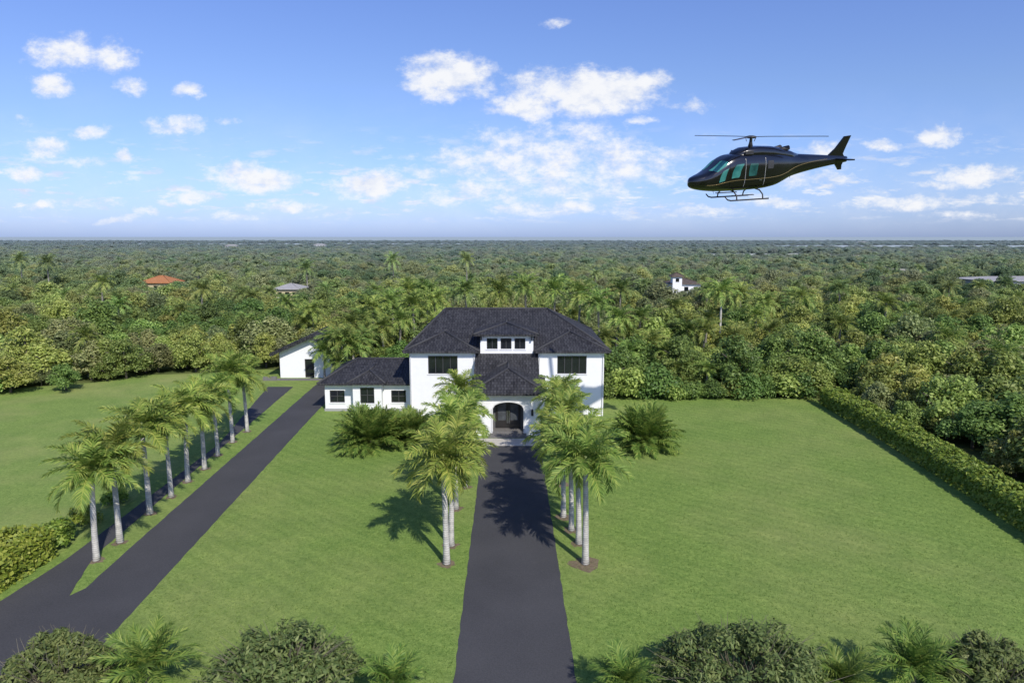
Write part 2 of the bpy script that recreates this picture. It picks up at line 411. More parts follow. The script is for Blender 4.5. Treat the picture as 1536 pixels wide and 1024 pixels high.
def trunk_mesh(H, r0, r1, seed, lean=.2, m='palm_trunk'):
    rr = random.Random(seed); b = MB(); lx, ly = rr.uniform(-lean,lean), rr.uniform(-lean,lean)
    pts = []; rad = []
    for i in range(11):
        t = i/10; pts.append((lx*t*t, ly*t*t, -.1+(H+.1)*t)); rad.append((r0*(1+.35*math.exp(-t*14))*(1-t)+r1*t)*(1+.03*rr.uniform(-1,1)))
    b.tube(pts, rad, 10)
    return b.mesh('trunk', M[m], True), (lx, ly)
def shaft_mesh(H, r1, off):
    b = MB(); lx, ly = off
    b.tube([(lx,ly,H-.02),(lx,ly,H+.15),(lx,ly,H+.6),(lx*1.02,ly*1.02,H+.95)], [r1*.95, r1*1.12, r1*.9, r1*.45], 10)
    return b.mesh('crownshaft', M['shaft'], True)

# ---- avenue palms
AV = []
for v in range(4):
    H = 4.55+.2*v
    tm, off = trunk_mesh(H, .17, .125, 40+v)
    AV.append((tm, shaft_mesh(H, .125, off), palm_crown_mesh('crown', 'frond', 60+v, 21, 2.6, 46, .74, .08, base_z=0, elev=(-.35,1.25), bend=(.95,1.55), vee=.4, droop=.5), (off[0], off[1], H+.85)))
def avenue_palm(px, v, label, group=None, sc=1.0, loc=None):
    p = loc if loc is not None else gp(*px)
    t = empty('palm_tree', p, label, 'palm tree', group, random.uniform(0, 6.28)); t.scale = (sc, sc, sc*random.uniform(.97,1.04))
    tm, sm, cm, top = AV[v % 4]
    link('trunk', tm, t); link('crownshaft', sm, t); c = link('crown', cm, t); c.location = top
    return t
def soil_patch(p, r):
    b = MB(); n = 18; rr = random.Random(int(p.x*91+p.y*7))
    b.poly([(p.x+math.cos(2*math.pi*k/n)*r*rr.uniform(.6,1.2), p.y+math.sin(2*math.pi*k/n)*r*rr.uniform(.6,1.2), .010) for k in range(n)])
    tag(b.build('soil_patch', M['soil']), kind='structure')
ords = ['nearest', 'second', 'third', 'fourth', 'fifth', 'sixth', 'seventh', 'eighth', 'farthest']
for i, px in enumerate([(145,840),(180,813),(225,770),(257,745),(282,722),(307,703),(327,683),(349,663),(371,647)]):
    lab = f'{ords[i]} palm from the camera in the row beside the left side driveway' if 0 < i < 8 else (f'nearest palm of the row beside the left side driveway, its pale trunk leftmost' if i == 0 else 'farthest palm of the row beside the left side driveway, closest to the guest house')
    avenue_palm(px, i, lab, 'palms lining the left side driveway', random.uniform(.96,1.08)); soil_patch(gp(*px), .45)
LP = [(gp(670,845)), (gp(677,818)), Vector((-3.75,43.5,0)), Vector((-3.4,47.5,0)), Vector((-3.7,52,0)), Vector((-4.2,56.5,0))]
RP = [gp(878,845), gp(868,815), gp(857,795), gp(845,775), Vector((3.75,48,0)), Vector((3.8,52.5,0)), Vector((4.2,57,0))]
def row_label(i, n, side):
    if i == 0: return f'nearest palm on the {side} edge of the central driveway, '+('its crown shadow on the lawn' if side == 'left' else 'in a bare soil patch')
    if i == n-1: return f'palm on the {side} edge of the central driveway closest to the house entrance'
    return f'{ords[i]} palm from the camera on the {side} edge of the central driveway'
lsc = [1.08,1.0,1.0,.98,.93,.95]; rsc = [1.1,1.02,1.0,1.0,.96,.92,.94]
for i, p in enumerate(LP): avenue_palm(None, i+1, row_label(i, len(LP), 'left'), 'palms lining the central driveway', lsc[i], p); soil_patch(p, .5)
for i, p in enumerate(RP): avenue_palm(None, i+2, row_label(i, len(RP), 'right'), 'palms lining the central driveway', rsc[i], p); soil_patch(p, .9 if i == 0 else .55)

# ---- big trunkless palms beside the house
for k, (x, y, s, lab) in enumerate([(-12.2,57.0,1,'large bushy stemless palm on the lawn left of the house entrance'), (11.4,57,1,'large bushy stemless palm on the lawn right of the house entrance'), (-9.0,58.2,.82,'smaller bushy stemless palm between the large bushy palm and the left driveway palms')]):
    t = empty('bushy_palm', (x,y,0), lab, 'palm', None); t.scale = (s,s,s*1.08)
    link('crown', palm_crown_mesh('crown', 'frond_cycad', 300+k, 90, 3.1, 40, .72, .11, elev=(.05,1.54), bend=(.4,1.05), base_z=.8, base_r=.5, vee=.3, droop=.4), t)
    b = MB(); b.tube([(0,0,-.1),(0,0,.3),(0,0,.95)], [.5,.45,.2], 10); b.build('stump', M['bark'], t, True, local=True)

# ---- forest palms prototypes
FP = []
for v in range(3):
    H = 4.4+.9*v
    tm, off = trunk_mesh(H, .17, .12, 70+v, .4, 'wild_trunk')
    FP.append((tm, palm_crown_mesh('crown', 'frond_dark', 80+v, 20, 2.7, 24, .80, .12, elev=(-.4,1.25), bend=(1.0,1.7), vee=.4, droop=.6), (off[0], off[1], H+.1), H))

# ------------------------------------------------------------------ hedge + shrubs
def hedge_mesh(path, w, h, dens, leaf, m, seed):
    r = np.random.default_rng(seed); out = []
    for a, b in zip(path, path[1:]):
        a = np.array(a[:2]); b = np.array(b[:2]); L = np.linalg.norm(b-a); t = (b-a)/L; nn = np.array([-t[1], t[0]])
        n = int(L*dens); s = r.random(n)*L
        bumpv = .94+.06*np.sin(s*1.7+seed)*np.sin(s*.63)+.05*np.sin(s*4.1)
        th = r.random(n)*np.pi
        rad = (.84+.22*r.random(n))
        lat = np.sign(np.cos(th))*np.abs(np.cos(th))**.6*w*.5*rad*bumpv; zz = np.abs(np.sin(th))**.4*h*rad*bumpv
        low = r.random(n) < .4
        zz = np.where(low, r.random(n)*h*.85, zz); lat = np.where(low, np.sign(lat)*w*.5*(.88+.18*r.random(n)), lat)
        p = a[None, :]+t[None, :]*s[:, None]+nn[None, :]*lat[:, None]
        pos = np.column_stack([p, np.maximum(zz, .08)])
        nrm = np.column_stack([nn[None, :]*np.cos(th)[:, None], np.sin(th)])+r.normal(size=(n, 3))*.5
        nrm /= np.linalg.norm(nrm, axis=1)[:, None]
        tt = np.cross(nrm, r.normal(size=(n, 3))); tt /= np.linalg.norm(tt, axis=1)[:, None]; bb = np.cross(nrm, tt)
        sz = (leaf*(.6+.8*r.random(n)))[:, None]
        Lv = tt*sz*.8; W = bb*sz*.5
        out.append(np.stack([pos-Lv, pos+W, pos+Lv, pos-W], 1))
    return quads_mesh('hedge', np.concatenate(out), m)
hp = [gp(1232,606), gp(1330,664), gp(1430,728), gp(1536,797), gp(1640,866)]
hp = [(p.x+1.0, p.y) for p in hp]
o = link('hedge', hedge_mesh(hp, 2.3, 2.0, 800, .17, M['leaf_hedge'], 5)); tag(o, 'long clipped yellow green hedge along the right edge of the lawn', 'hedge')
hl_ = [gp(-120,968), gp(0,893), gp(92,833)]; hl_ = [(p.x-1.5, p.y) for p in hl_]
o = link('hedge', hedge_mesh(hl_, 2.6, 2.0, 900, .17, M['leaf_lawnedge'], 8)); tag(o, 'short bright green hedge at the left picture edge beside the side lane', 'hedge')
def shrub_mesh(R_, H, seed, n, leaf, m, nlobe=9):
    return quads_mesh('shrub', crown_verts(R_, H, 0, nlobe, n, leaf, seed), M[m])
SH = [shrub_mesh(1.5, 1.7, 500+k, 2200, .18, 'leaf_lawnedge', 14) for k in range(2)]
sl = ['leafy shrub beyond the short left hedge, behind the trunks of the first palms', 'leafy shrub behind the second palm of the left row', 'low leafy shrub behind the third palm of the left row']
for k, (px, s) in enumerate([((104,815),.85),((146,784),.72),((188,754),.6)]):
    p = gp(*px); p.x -= .7
    o = link('leafy_shrub', SH[k % 2]); o.location = p; o.scale = (s,s,s*.9); o.rotation_euler.z = k*1.3
    tag(o, sl[k], 'shrub', 'leafy shrubs at the left lane edge')
# irregular shrub border along the back of the right lawn
BS = [shrub_mesh(1.7, 2.6, 540+k, 3200, .165, ('leaf_dark','leaf_mid','leaf_dark')[k], 22) for k in range(3)]
x = 10.8; k = 0
while x < 33.5:
    o = link('border_shrub', BS[k % 3]); s = random.uniform(.75,1.3); kind = ('dark green','mid green','dark green')[k % 3]
    o.location = (x, 75.2+random.uniform(-.9,.8), 0); o.scale = (s*random.uniform(.9,1.3), s, s*random.uniform(.8,1.25)); o.rotation_euler.z = random.uniform(0,6.28)
    tag(o, f'{kind} irregular shrub in the border along the back of the right lawn', 'shrub', f'{kind} shrubs along the back of the right lawn')
    x += random.uniform(1.5,2.3); k += 1

# foreground scrub
def scrub_thing(x, y, Rr, H, seed, lab):
    t = empty('scrub_bush', (x,y,0), lab, 'bush')
    r = random.Random(seed); b = MB()
    for k in range(120):
        a = r.uniform(0, 6.28); q = r.uniform(.1,1)**.6*Rr; h = H*r.uniform(.75,1.08)*(1-.4*(q/Rr)**3)
        b.tube([(r.uniform(-.2,.2), r.uniform(-.2,.2), 0), (math.cos(a)*q*.45+r.uniform(-.2,.2), math.sin(a)*q*.4+r.uniform(-.2,.2), h*.5), (math.cos(a)*q*.8, math.sin(a)*q*.65, h*.82), (math.cos(a)*q+r.uniform(-.3,.3), math.sin(a)*q*.8+r.uniform(-.3,.3), h)], [.03,.02,.013,.005], 4, False)
    b.build('branch', M['twig'], t, local=True)
    V = crown_verts(Rr, H, .0, 110, 14000, .085, seed, asp=2.8, lobe_r=(.07,.16), dome=True)
    link('crown', quads_mesh('crown', V, M['scrub']), t)
for px, D, Rr, H, lab in [(25,24.6,2.6,2.6,'dull olive twiggy bush in the bottom left corner'), (392,24.2,3.5,2.95,'wide dull olive twiggy bush at the bottom left of the central driveway'), (1148,24.2,3.9,2.95,'wide dull olive twiggy bush at the bottom right of the central driveway'), (1545,24.6,2.2,2.5,'dull olive twiggy bush in the bottom right corner')]:
    scrub_thing((px-768)/FPX*D, D, Rr, H, px, lab)
cy = [palm_crown_mesh('crown', 'frond_cycad', 330+k, 28, 1.9, 32, .5, .06, elev=(.1,1.4), bend=(.8,1.4), base_z=1.45, base_r=.1, vee=.3, droop=.3) for k in range(2)]
for k, (px, D, s, lab) in enumerate([(172,24.5,1.04,'small feathery palm between the two scrub bushes at the bottom left'), (572,24.0,.82,'small feathery palm at the bottom, left of the central driveway'), (955,24.0,.82,'small feathery palm at the bottom, just right of the central driveway'), (1312,24.0,.84,'small feathery palm at the bottom right beside the wide scrub bush'), (1425,24.5,1.02,'larger feathery palm at the bottom right near the picture corner')]):
    t = empty('small_palm', ((px-768)/FPX*D, D, 0), lab, 'palm', 'small palms in the foreground', k*1.1); t.scale = (s,s,s)
    b = MB(); b.tube([(0,0,-.1),(0,0,.8),(0,0,1.5)], [.16,.13,.10], 8); b.build('trunk', M['bark'], t, True, local=True)
    link('crown', cy[k % 2], t)

# ------------------------------------------------------------------ house
def wall_open(b, x0, x1, z0, z1, Y, ops, rev=.22):
    xs = sorted({x0, x1, *[o[0] for o in ops], *[o[1] for o in ops]}); zs = sorted({z0, z1, *[o[2] for o in ops], *[o[3] for o in ops]})
    for xa, xb in zip(xs, xs[1:]):
        for za, zb in zip(zs, zs[1:]):
            cx, cz = (xa+xb)/2, (za+zb)/2
            if any(o[0] < cx < o[1] and o[2] < cz < o[3] for o in ops): continue
            b.poly([(xa,Y,za),(xb,Y,za),(xb,Y,zb),(xa,Y,zb)])
    for a, c, d, e in ops:
        y2 = Y+rev
        b.poly([(a,Y,d),(a,y2,d),(a,y2,e),(a,Y,e)]); b.poly([(c,Y,d),(c,Y,e),(c,y2,e),(c,y2,d)])
        b.poly([(a,Y,d),(c,Y,d),(c,y2,d),(a,y2,d)]); b.poly([(a,Y,e),(a,y2,e),(c,y2,e),(c,Y,e)])
def block(b, x0, x1, y0, y1, z0, z1, ops=()):
    wall_open(b, x0, x1, z0, z1, y0, list(ops))
    b.poly([(x1,y0,z0),(x1,y1,z0),(x1,y1,z1),(x1,y0,z1)]); b.poly([(x1,y1,z0),(x0,y1,z0),(x0,y1,z1),(x1,y1,z1)]); b.poly([(x0,y1,z0),(x0,y0,z0),(x0,y0,z1),(x0,y1,z1)])
    b.poly([(x0,y0,z1),(x1,y0,z1),(x1,y1,z1),(x0,y1,z1)])
def window(parent, x0, x1, z0, z1, Y, nx, nz=1, fw=.07):
    b = MB(); ya, yb = Y+.06, Y+.17
    b.box(x0,x0+fw,ya,yb,z0,z1); b.box(x1-fw,x1,ya,yb,z0,z1); b.box(x0+fw,x1-fw,ya,yb,z0,z0+fw); b.box(x0+fw,x1-fw,ya,yb,z1-fw,z1)
    for k in range(1, nx):
        x = x0+(x1-x0)*k/nx; b.box(x-.035,x+.035,ya+.01,yb-.01,z0+fw,z1-fw)
    for k in range(1, nz):
        z = z0+(z1-z0)*k/nz
        for j in range(nx):
            xa = x0+(x1-x0)*j/nx+(.035 if j else fw); xb = x0+(x1-x0)*(j+1)/nx-(.035 if j < nx-1 else fw)
            b.box(xa,xb,ya+.02,yb-.02,z-.03,z+.03)
    w = b.build('window', M['frame'], parent)
    g = MB(); g.poly([(x0,Y+.14,z0),(x1,Y+.14,z0),(x1,Y+.14,z1),(x0,Y+.14,z1)]); g.build('pane', M['pane'], w)
    s = MB(); s.box(x0-.08,x1+.08,Y-.07,Y+.055,z0-.09,z0-.003); s.build('sill', M['stucco'], w)
def hip(parent, x0, x1, y0, y1, ze, r0, r1, axis, m=None, th=.2, capm=None):
    m = m or M['tile']; capm = capm or M['cap']
    A_, B_, C_, D_ = (x0,y0,ze),(x1,y0,ze),(x1,y1,ze),(x0,y1,ze); b = MB()
    if axis == 'x':
        fs = [(A_,B_,r1,r0),(B_,C_,r1),(C_,D_,r0,r1),(D_,A_,r0)]; hips = [(A_,r0),(D_,r0),(B_,r1),(C_,r1),(r0,r1)]
    else:
        fs = [(A_,B_,r0),(B_,C_,r1,r0),(C_,D_,r1),(D_,A_,r0,r1)]; hips = [(A_,r0),(B_,r0),(C_,r1),(D_,r1),(r0,r1)]
    for f in fs: b.poly(f)
    zb = ze-th
    for p, q in ((A_,B_),(B_,C_),(C_,D_),(D_,A_)): b.poly([(p[0],p[1],zb),(q[0],q[1],zb),q,p])
    rf = b.build('roof', m, parent, slope_uv=True)
    s = MB(); s.poly([(x0+.01,y0+.01,zb),(x0+.01,y1-.01,zb),(x1-.01,y1-.01,zb),(x1-.01,y0+.01,zb)]); s.build('soffit', M['soffit'], rf)
    for p, q in hips:
        if (Vector(p)-Vector(q)).length < .3: continue
        c = MB(); c.tube([Vector(p)+Vector((0,0,.01)), Vector(q)+Vector((0,0,.01))], .10, 8); c.build('ridge_cap', capm, rf, True)
    return rf

H = empty('white_house', (-.5,68,0), 'large white two storey house with charcoal hip roofs at the end of the central driveway', 'house')
# wings
lw = (-8.44,-5.47,4.35,6.2); rw = (4.55,7.5,4.35,6.2)
b = MB(); block(b, -10.3,-3.7,67.5,72,0,6.62,[lw]); b.build('wall', M['stucco'], H)
b = MB(); block(b, 2.65,9.25,67.5,72,0,6.62,[rw]); b.build('wall', M['stucco'], H)
b = MB(); block(b, -10.25,9.2,69.4,83,0,6.60); b.build('wall', M['stucco'], H)
window(H, *lw, 67.5, 4, 1); window(H, *rw, 67.5, 4, 1)
hip(H, -10.9,-3.25,66.9,75,6.75,(-7.0,70.4,8.25),(-7.0,75,8.25),'y')
hip(H, 2.2,9.85,66.9,75,6.75,(6.0,70.4,8.25),(6.0,75,8.25),'y')
hip(H, -10.87,9.82,68.3,83.6,6.78,(-7.4,75.8,10.1),(3.9,75.8,10.1),'x')
# recessed upper wall with three windows under its own small hip
dw = [(c-.55,c+.55,6.8,7.9) for c in (-2.0,-.6,.8)]
b = MB(); block(b, -3.2,2.15,68.0,73,5.9,8.3,dw); b.build('wall', M['stucco'], H)
for w in dw: window(H, *w, 68.0, 2, 1, .06)
hip(H, -3.85,2.65,67.4,74.5,8.38,(-.6,71.0,9.1),(-.6,74.5,9.1),'y')
for x in (-3.1, 1.98):
    b = MB(); b.box(x-.07,x+.07,67.6,67.99,7.75,8.17); b.build('corbel', M['black_metal'], H)
# lean-to roof between the wings
b = MB(); zt, zl = 6.4, 4.5
b.poly([(-3.69,64.4,zl),(2.64,64.4,zl),(2.64,68.1,zt),(-3.69,68.1,zt)])
b.poly([(-3.69,64.4,zl-.2),(2.64,64.4,zl-.2),(2.64,64.4,zl),(-3.69,64.4,zl)])
b.build('roof', M['tile'], H, slope_uv=True)
b = MB()
for x in (-3.62, 2.57):
    b.poly([(x,64.5,0),(x,67.49,0),(x,67.49,6.0),(x,64.5,4.46)])
b.poly([(-3.62,64.5,0),(2.57,64.5,0),(2.57,64.5,4.46),(-3.62,64.5,4.46)])
b.build('wall', M['stucco'], H)
# portico with arch
AZ, AR = 2.55, .6
def arch_wall(x0,x1,z0,z1,ax0,ax1,zs,rise,y0,y1):
    b = MB(); n = 16; pts = []
    for k in range(n+1):
        t = k/n; x = ax0+(ax1-ax0)*t; pts.append((x, zs+rise*math.sqrt(max(0,1-(2*t-1)**2))))
    b.box(x0,ax0,y0,y1,z0,z1); b.box(ax1,x1,y0,y1,z0,z1)
    for (xa,za),(xb,zb) in zip(pts, pts[1:]):
        b.poly([(xa,y0,za),(xb,y0,zb),(xb,y0,z1),(xa,y0,z1)]); b.poly([(xa,y1,za),(xa,y1,z1),(xb,y1,z1),(xb,y1,zb)]); b.poly([(xa,y0,za),(xa,y1,za),(xb,y1,zb),(xb,y0,zb)])
    return b
ab = arch_wall(-3.3,2.6,0,3.95,-1.75,1.05,AZ,AR,60.5,60.9)
ab.build('wall', M['stucco'], H)
for xa, xb in ((-3.298,-3.0),(2.3,2.598)):
    b = MB(); b.box(xa,xb,60.9,64.5,0,3.94); b.build('wall', M['stucco'], H)
b = MB()
n = 16
tr = []
for k in range(n+1):
    t = k/n; r_ = math.sqrt(max(0,1-(2*t-1)**2)); tr.append(((-1.75+2.8*t), AZ+AR*r_))
for (xa,za),(xb,zb) in zip(tr, tr[1:]):
    b.prism([(xa,60.44,za),(xb,60.44,zb),(xb,60.44,zb+.14),(xa,60.44,za+.14)], (0,.058,0))
for x in (-1.89, 1.05): b.box(x,x+.14,60.44,60.498,.4,AZ)
b.build('arch_trim', M['soffit'], H)
b = MB(); b.box(-3.0,2.3,60.9,61.75,0,.4); b.box(-1.75,1.05,60.45,60.9,.0,.397); b.build('porch_floor', M['step'], H)
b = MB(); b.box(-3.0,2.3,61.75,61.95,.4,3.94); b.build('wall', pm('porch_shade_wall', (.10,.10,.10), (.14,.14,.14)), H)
dg = pm('door_glass', (.03,.035,.04), (.10,.11,.12), s=2, rough=.05, spec=.8)
for s in (0, 1):
    xa = -1.5+s*1.15; b = MB(); b.box(xa,xa+1.13,61.64,61.73,.41,3.0); d = b.build('door', M['dark_wood'], H)
    g = MB(); g.box(xa+.2,xa+.93,61.625,61.64,1.15,2.8); g.build('pane', dg, d)
    g = MB(); xh = xa+(1.05 if s == 0 else .08); g.tube([(xh,61.55,.9),(xh,61.55,2.1)], .04, 8); g.build('handle', M['steel'], d)
b = MB()
for k in range(2): b.box(-2.0-.15*k, 1.3+.15*k, 60.44-.36*(k+1), 60.44-.36*k, 0, .4-.13*(k+1))
b.build('steps', M['step'], H)
for x in (-2.55, 1.85):
    b = MB(); b.box(x-.1,x+.1,60.33,60.498,1.9,2.4); b.tube([(x,60.415,2.4),(x,60.415,2.55)], [.09,.02], 8); b.build('wall_lamp', M['black_metal'], H)
hip(H, -3.95,3.25,59.8,66.2,4.1,(-.35,62.6,5.85),(-.35,66.2,5.85),'y')
for x in (-10.18, -3.82, 2.77, 9.13):
    b = MB(); b.tube([(x,67.43,.1),(x,67.43,6.5)], .05, 8); b.build('downspout', M['soffit'], H)
# garage wing
g1 = (-19.0,-17.45,.9,2.2); g3 = (-12.6,-11.05,.9,2.2); g2 = (-15.6,-14.15,1.05,2.72)
b = MB(); block(b, -19.5,-10.35,69.5,79,0,2.95,[g1,g3]); b.build('wall', M['stucco'], H)
b = MB(); block(b, -16.35,-13.4,68.5,71,0,3.15,[g2]); b.build('wall', M['stucco'], H)
window(H,*g1,69.5,2,2); window(H,*g3,69.5,2,2); window(H,*g2,68.5,2,2)
hip(H, -20.1,-10.33,68.9,79.6,3.05,(-17.0,74.2,4.75),(-10.4,74.2,4.75),'x')
hip(H, -16.85,-12.9,67.95,73,3.28,(-14.87,70.0,4.25),(-14.87,73,4.25),'y')
b = MB(); b.box(-19.58,-10.31,69.42,69.498,0,.28); b.build('plinth', pm('plinth', (.3,.3,.3), (.36,.36,.35)), H)

# guest house
G = empty('guest_house', (-26.5,86.5,0), 'small white gabled guest house with black door beyond the left side driveway', 'house')
b = MB(); gx0, gx1, gy0, gy1, ge, gr, gm = -29.9,-22.4,86.5,92.5,3.3,5.3,-25.4
do = (-26.7,-25.5,.02,2.45)
wall_open(b, gx0, gx1, 0, ge, gy0, [do]); b.poly([(gx0,gy0,ge),(gx1,gy0,ge),(gm,gy0,gr)])
b.poly([(gx0,gy1,0),(gx0,gy0,0),(gx0,gy0,ge),(gx0,gy1,ge)]); b.poly([(gx1,gy0,0),(gx1,gy1,0),(gx1,gy1,ge),(gx1,gy0,ge)]); b.poly([(gx1,gy1,0),(gx0,gy1,0),(gx0,gy1,ge),(gm,gy1,gr),(gx1,gy1,ge)])
b.build('wall', M['stucco'], G)
b = MB(); slo = (gr-ge)/(gm-gx0); slr = (gr-ge)/(gx1-gm)
xe = gx0-.9; ze = ge-.9*slo
b.prism([(gm,gy0-1.1,gr+.03),(xe,gy0-1.1,ze+.03),(xe,gy1+.6,ze+.03),(gm,gy1+.6,gr+.03)], (0,0,.45))
xe = gx1+.9; ze = ge-.9*slr
b.prism([(xe,gy0-1.1,ze+.03),(gm,gy0-1.1,gr+.03),(gm,gy1+.6,gr+.03),(xe,gy1+.6,ze+.03)], (0,0,.45))
rf = b.build('roof', M['tile'], G, slope_uv=True)
c = MB(); c.tube([(gm,gy0-1.1,gr+.49),(gm,gy1+.6,gr+.49)], .1, 8); c.build('ridge_cap', M['cap'], rf, True)
b = MB(); b.box(do[0],do[1],gy0+.1,gy0+.16,do[2],do[3]); d = b.build('door', M['dark_wood'], G)
g = MB(); g.box(do[0]+.12,do[1]-.12,gy0+.085,gy0+.1,.3,2.3); g.build('pane', M['pane'], d)
g = MB(); g.tube([(do[1]-.08,gy0+.05,.95),(do[1]-.08,gy0+.05,1.25)], .025, 6); g.build('handle', M['steel'], d)
b = MB(); b.box(-31.5,-29.8,84.6,84.9,0,.5); b.box(-29.8,-24,84.7,84.9,0,.25); tag(b.build('garden_wall', M['step']), 'low dark garden wall at the front of the white guest house', 'wall')

# far houses
def far_house(name, lab, x, y, w, d, h, rise, roofm, wallm, nwin=3, tower=None):
    t = empty(name, (x,y,0), lab, 'house'); y0 = y
    b = MB(); ops = []
    for k in range(nwin):
        cx = x-w/2+w*(k+.5)/nwin; ops.append((cx-.6,cx+.6,h-2.2,h-.8))
    block(b, x-w/2,x+w/2,y0,y0+d,0,h,ops); b.build('wall', wallm, t)
    for o_ in ops: window(t, *o_, y0, 1, 1)
    hip(t, x-w/2-.6,x+w/2+.6,y0-.6,y0+d+.6,h+.1,(x-w/2+min(d,w)*.45,y0+d/2,h+rise),(x+w/2-min(d,w)*.45,y0+d/2,h+rise),'x',roofm,capm=roofm)
    if tower:
        tx, tw, th_, tr_ = tower
        b = MB(); block(b, tx-tw/2,tx+tw/2,y0-1,y0+tw-1,0,th_,[(tx-.5,tx+.5,th_-1.5,th_-.5)]); b.build('wall', wallm, t); window(t,tx-.5,tx+.5,th_-1.5,th_-.5,y0-1,1,1)
        hip(t, tx-tw/2-.5,tx+tw/2+.5,y0-1.5,y0+tw-.5,th_+.1,(tx-.05,y0-1+tw/2,th_+tr_),(tx+.05,y0-1+tw/2,th_+tr_),'x',roofm,capm=roofm)
HOUSES = []
def fh(*a, **k): far_house(*a, **k); HOUSES.append((a[2], a[3], a[4]))
fh('far_house', 'orange tiled house roof among the trees far left', -107, 205, 8.5, 8, 4.3, 2.0, M['tile_orange'], M['tan_wall'])
fh('far_house', 'pale yellow walled house half hidden in the woods left of the main house', -60, 182, 6, 7, 4.2, 1.3, M['tile_pale'], M['tan_wall'])
fh('far_house', 'distant white house with a small roof tower in the woods right of the main house', 49, 192, 8, 8, 4.9, 1.4, M['tile_brown'], M['stucco'], tower=(46.2, 2.6, 7.0, 1.1))
fh('far_building', 'long pale roofed farm building at the right edge below the horizon', 162, 212, 30, 16, 4.4, 1.0, M['tile_pale'], M['grey_wall'], nwin=5)
for k, (px, Y, w, sd_) in enumerate([(350,1000,16,'left of the guest house'),(482,1100,18,'above the guest house roof'),(1290,1600,26,'below the helicopter tail')]):
    fh('distant_building', f'tiny pale building on the hazy skyline {sd_}', (px-768)/FPX*Y, Y, w, w*.5, 5.0, 1.6, M['tile_pale'], M['grey_wall'], nwin=4)

# ------------------------------------------------------------------ forest
def left_edge(x): return np.interp(x, [-100,-60,-54,-46,-34,-31,-21,-19], [71,74,77,86,91,96,96,92])
def ok(x, y):
    if abs(x) > .76*y+10: return False
    if x < -18: lim = left_edge(x)
    elif x < 10.5: lim = 88
    elif x < 36.2: lim = 76.5
    else: lim = 22
    if y < lim: return False
    for hx, hy, w in HOUSES:
        if abs(x-hx) < w/2+2 and hy-5 < y < hy+w*.6+4: return False
    for a, b_, c, d in FARPOLY:
        if a < x < b_ and c < y < d: return False
    return True
def scatter(y0, y1, sp, jit=.48):
    out = []
    y = y0
    while y < y1:
        hw = .76*y+10; x = -hw+random.random()*sp
        while x < hw:
            px, py = x+random.uniform(-jit,jit)*sp, y+random.uniform(-jit,jit)*sp
            if ok(px, py): out.append((px, py))
            x += sp
        y += sp
    return out
def region(x, y):
    if x > 34 and y < 80: return 'beyond the clipped hedge on the right'
    if x > 10.5: return 'behind the right lawn'
    if x < -18: return 'beyond the left grass field'
    return 'behind the main house'
near = [(x, y, 1.0) for x, y in scatter(20, 150, 3.5)]
far = [(x, y, 1.3) for x, y in scatter(150, 330, 5.2)]+[(x, y, 2.0) for x, y in scatter(330, 800, 9.5)]+[(x, y, 3.8) for x, y in scatter(800, 2600, 25)]
near.sort(key=lambda t: t[1])
def pickkind(x, y):
    n = math.sin(x*.05+1.3)*math.sin(y*.041)+random.uniform(-.9,.9)
    if 9 < x < 36 and y < 84: n -= .45
    k = 0 if n < -.42 else 1 if n < .28 else 2 if n < .68 else 3
    return k*2+random.randint(0, 1)
def rsc_(): return random.choice((random.uniform(.5,.8), random.uniform(.75,1.15), random.uniform(.9,1.45)))
indiv = near[:289]; rest = near[289:]+far
first = {}
def place_tree(x, y, sc, k, lab, grp):
    word, (cme, tme) = protos[k]
    s3 = (sc*random.uniform(.85,1.25), sc*random.uniform(.9,1.1), sc*random.uniform(.82,1.15))
    if k not in first:
        t = empty('broadleaf_tree', (x,y,0), lab, 'tree', grp, random.uniform(0,6.28)); t.scale = s3
        tr_, cr_ = link('trunk', tme, t), link('crown', cme, t); first[k] = (t, tr_, cr_)
    else:
        t0, tr_, cr_ = first[k]
        copy_thing(t0, (tr_, cr_), (x,y,0), random.uniform(0,6.28), s3, lab, grp)
for x, y, s in indiv:
    k = pickkind(x, y); word = protos[k][0]
    sc = rsc_()
    if x > 34 and y < 80: sc = random.uniform(.95,1.4) if x > 40 else random.uniform(.7,1.0)
    elif y < 84 and x > 0: sc = random.uniform(.8,1.2)
    reg = region(x, y)
    place_tree(x, y, sc, k, f'{word} broadleaf tree in the dense woods {reg}', f'{word} trees {reg}')
for px, py, Y, sc, k, lab in [(985,455,98,1.5,4,'large rounded yellow green tree behind the right corner of the main house'), (1215,560,82,1.25,1,'broad dark tree at the back corner where the lawn meets the hedge'), (945,560,80,1.1,3,'bushy mid green tree just right of the main house'), (1330,500,82,1.5,2,'large spreading tree above the far end of the hedge'), (90,470,120,1.5,5,'large spreading yellow green tree beyond the left grass field')]:
    p = pY(px, py, Y); place_tree(p.x, Y, sc, k, lab, None)
# forest palms: the ones that stand out, then random ones
sal = [(485,520,84.6),(498,505,85.2),(512,502,83.0),(508,535,82),(530,512,82.5),(548,502,87),(522,478,92),(540,472,98),(560,455,104),(575,484,92),(590,445,108),(612,432,116),(598,474,96),(640,434,112),(470,460,108),(620,452,100),(655,446,104),(700,430,125),(745,432,110),(790,425,120),(832,430,112),(868,436,108),(900,448,102),(925,470,96),(930,430,130),(1112,435,120),(1150,448,114),(1060,432,140),(1200,440,126),(1262,428,140),(1330,450,112),(700,388,210),(590,388,220),(460,400,190),(70,392,200),(30,388,220),(150,420,150),(300,430,140),(380,440,130),(1010,455,118),(980,505,86),(1130,555,78.5),(1060,570,78),(1180,525,92),(1420,500,84),(1500,525,72),(560,500,97),(940,520,84),(960,470,100),(1000,520,84),(1035,490,96),(1100,500,92),(1150,490,96),(1020,560,79),(1200,560,79),(1260,480,98),(910,500,88)]
palms = []
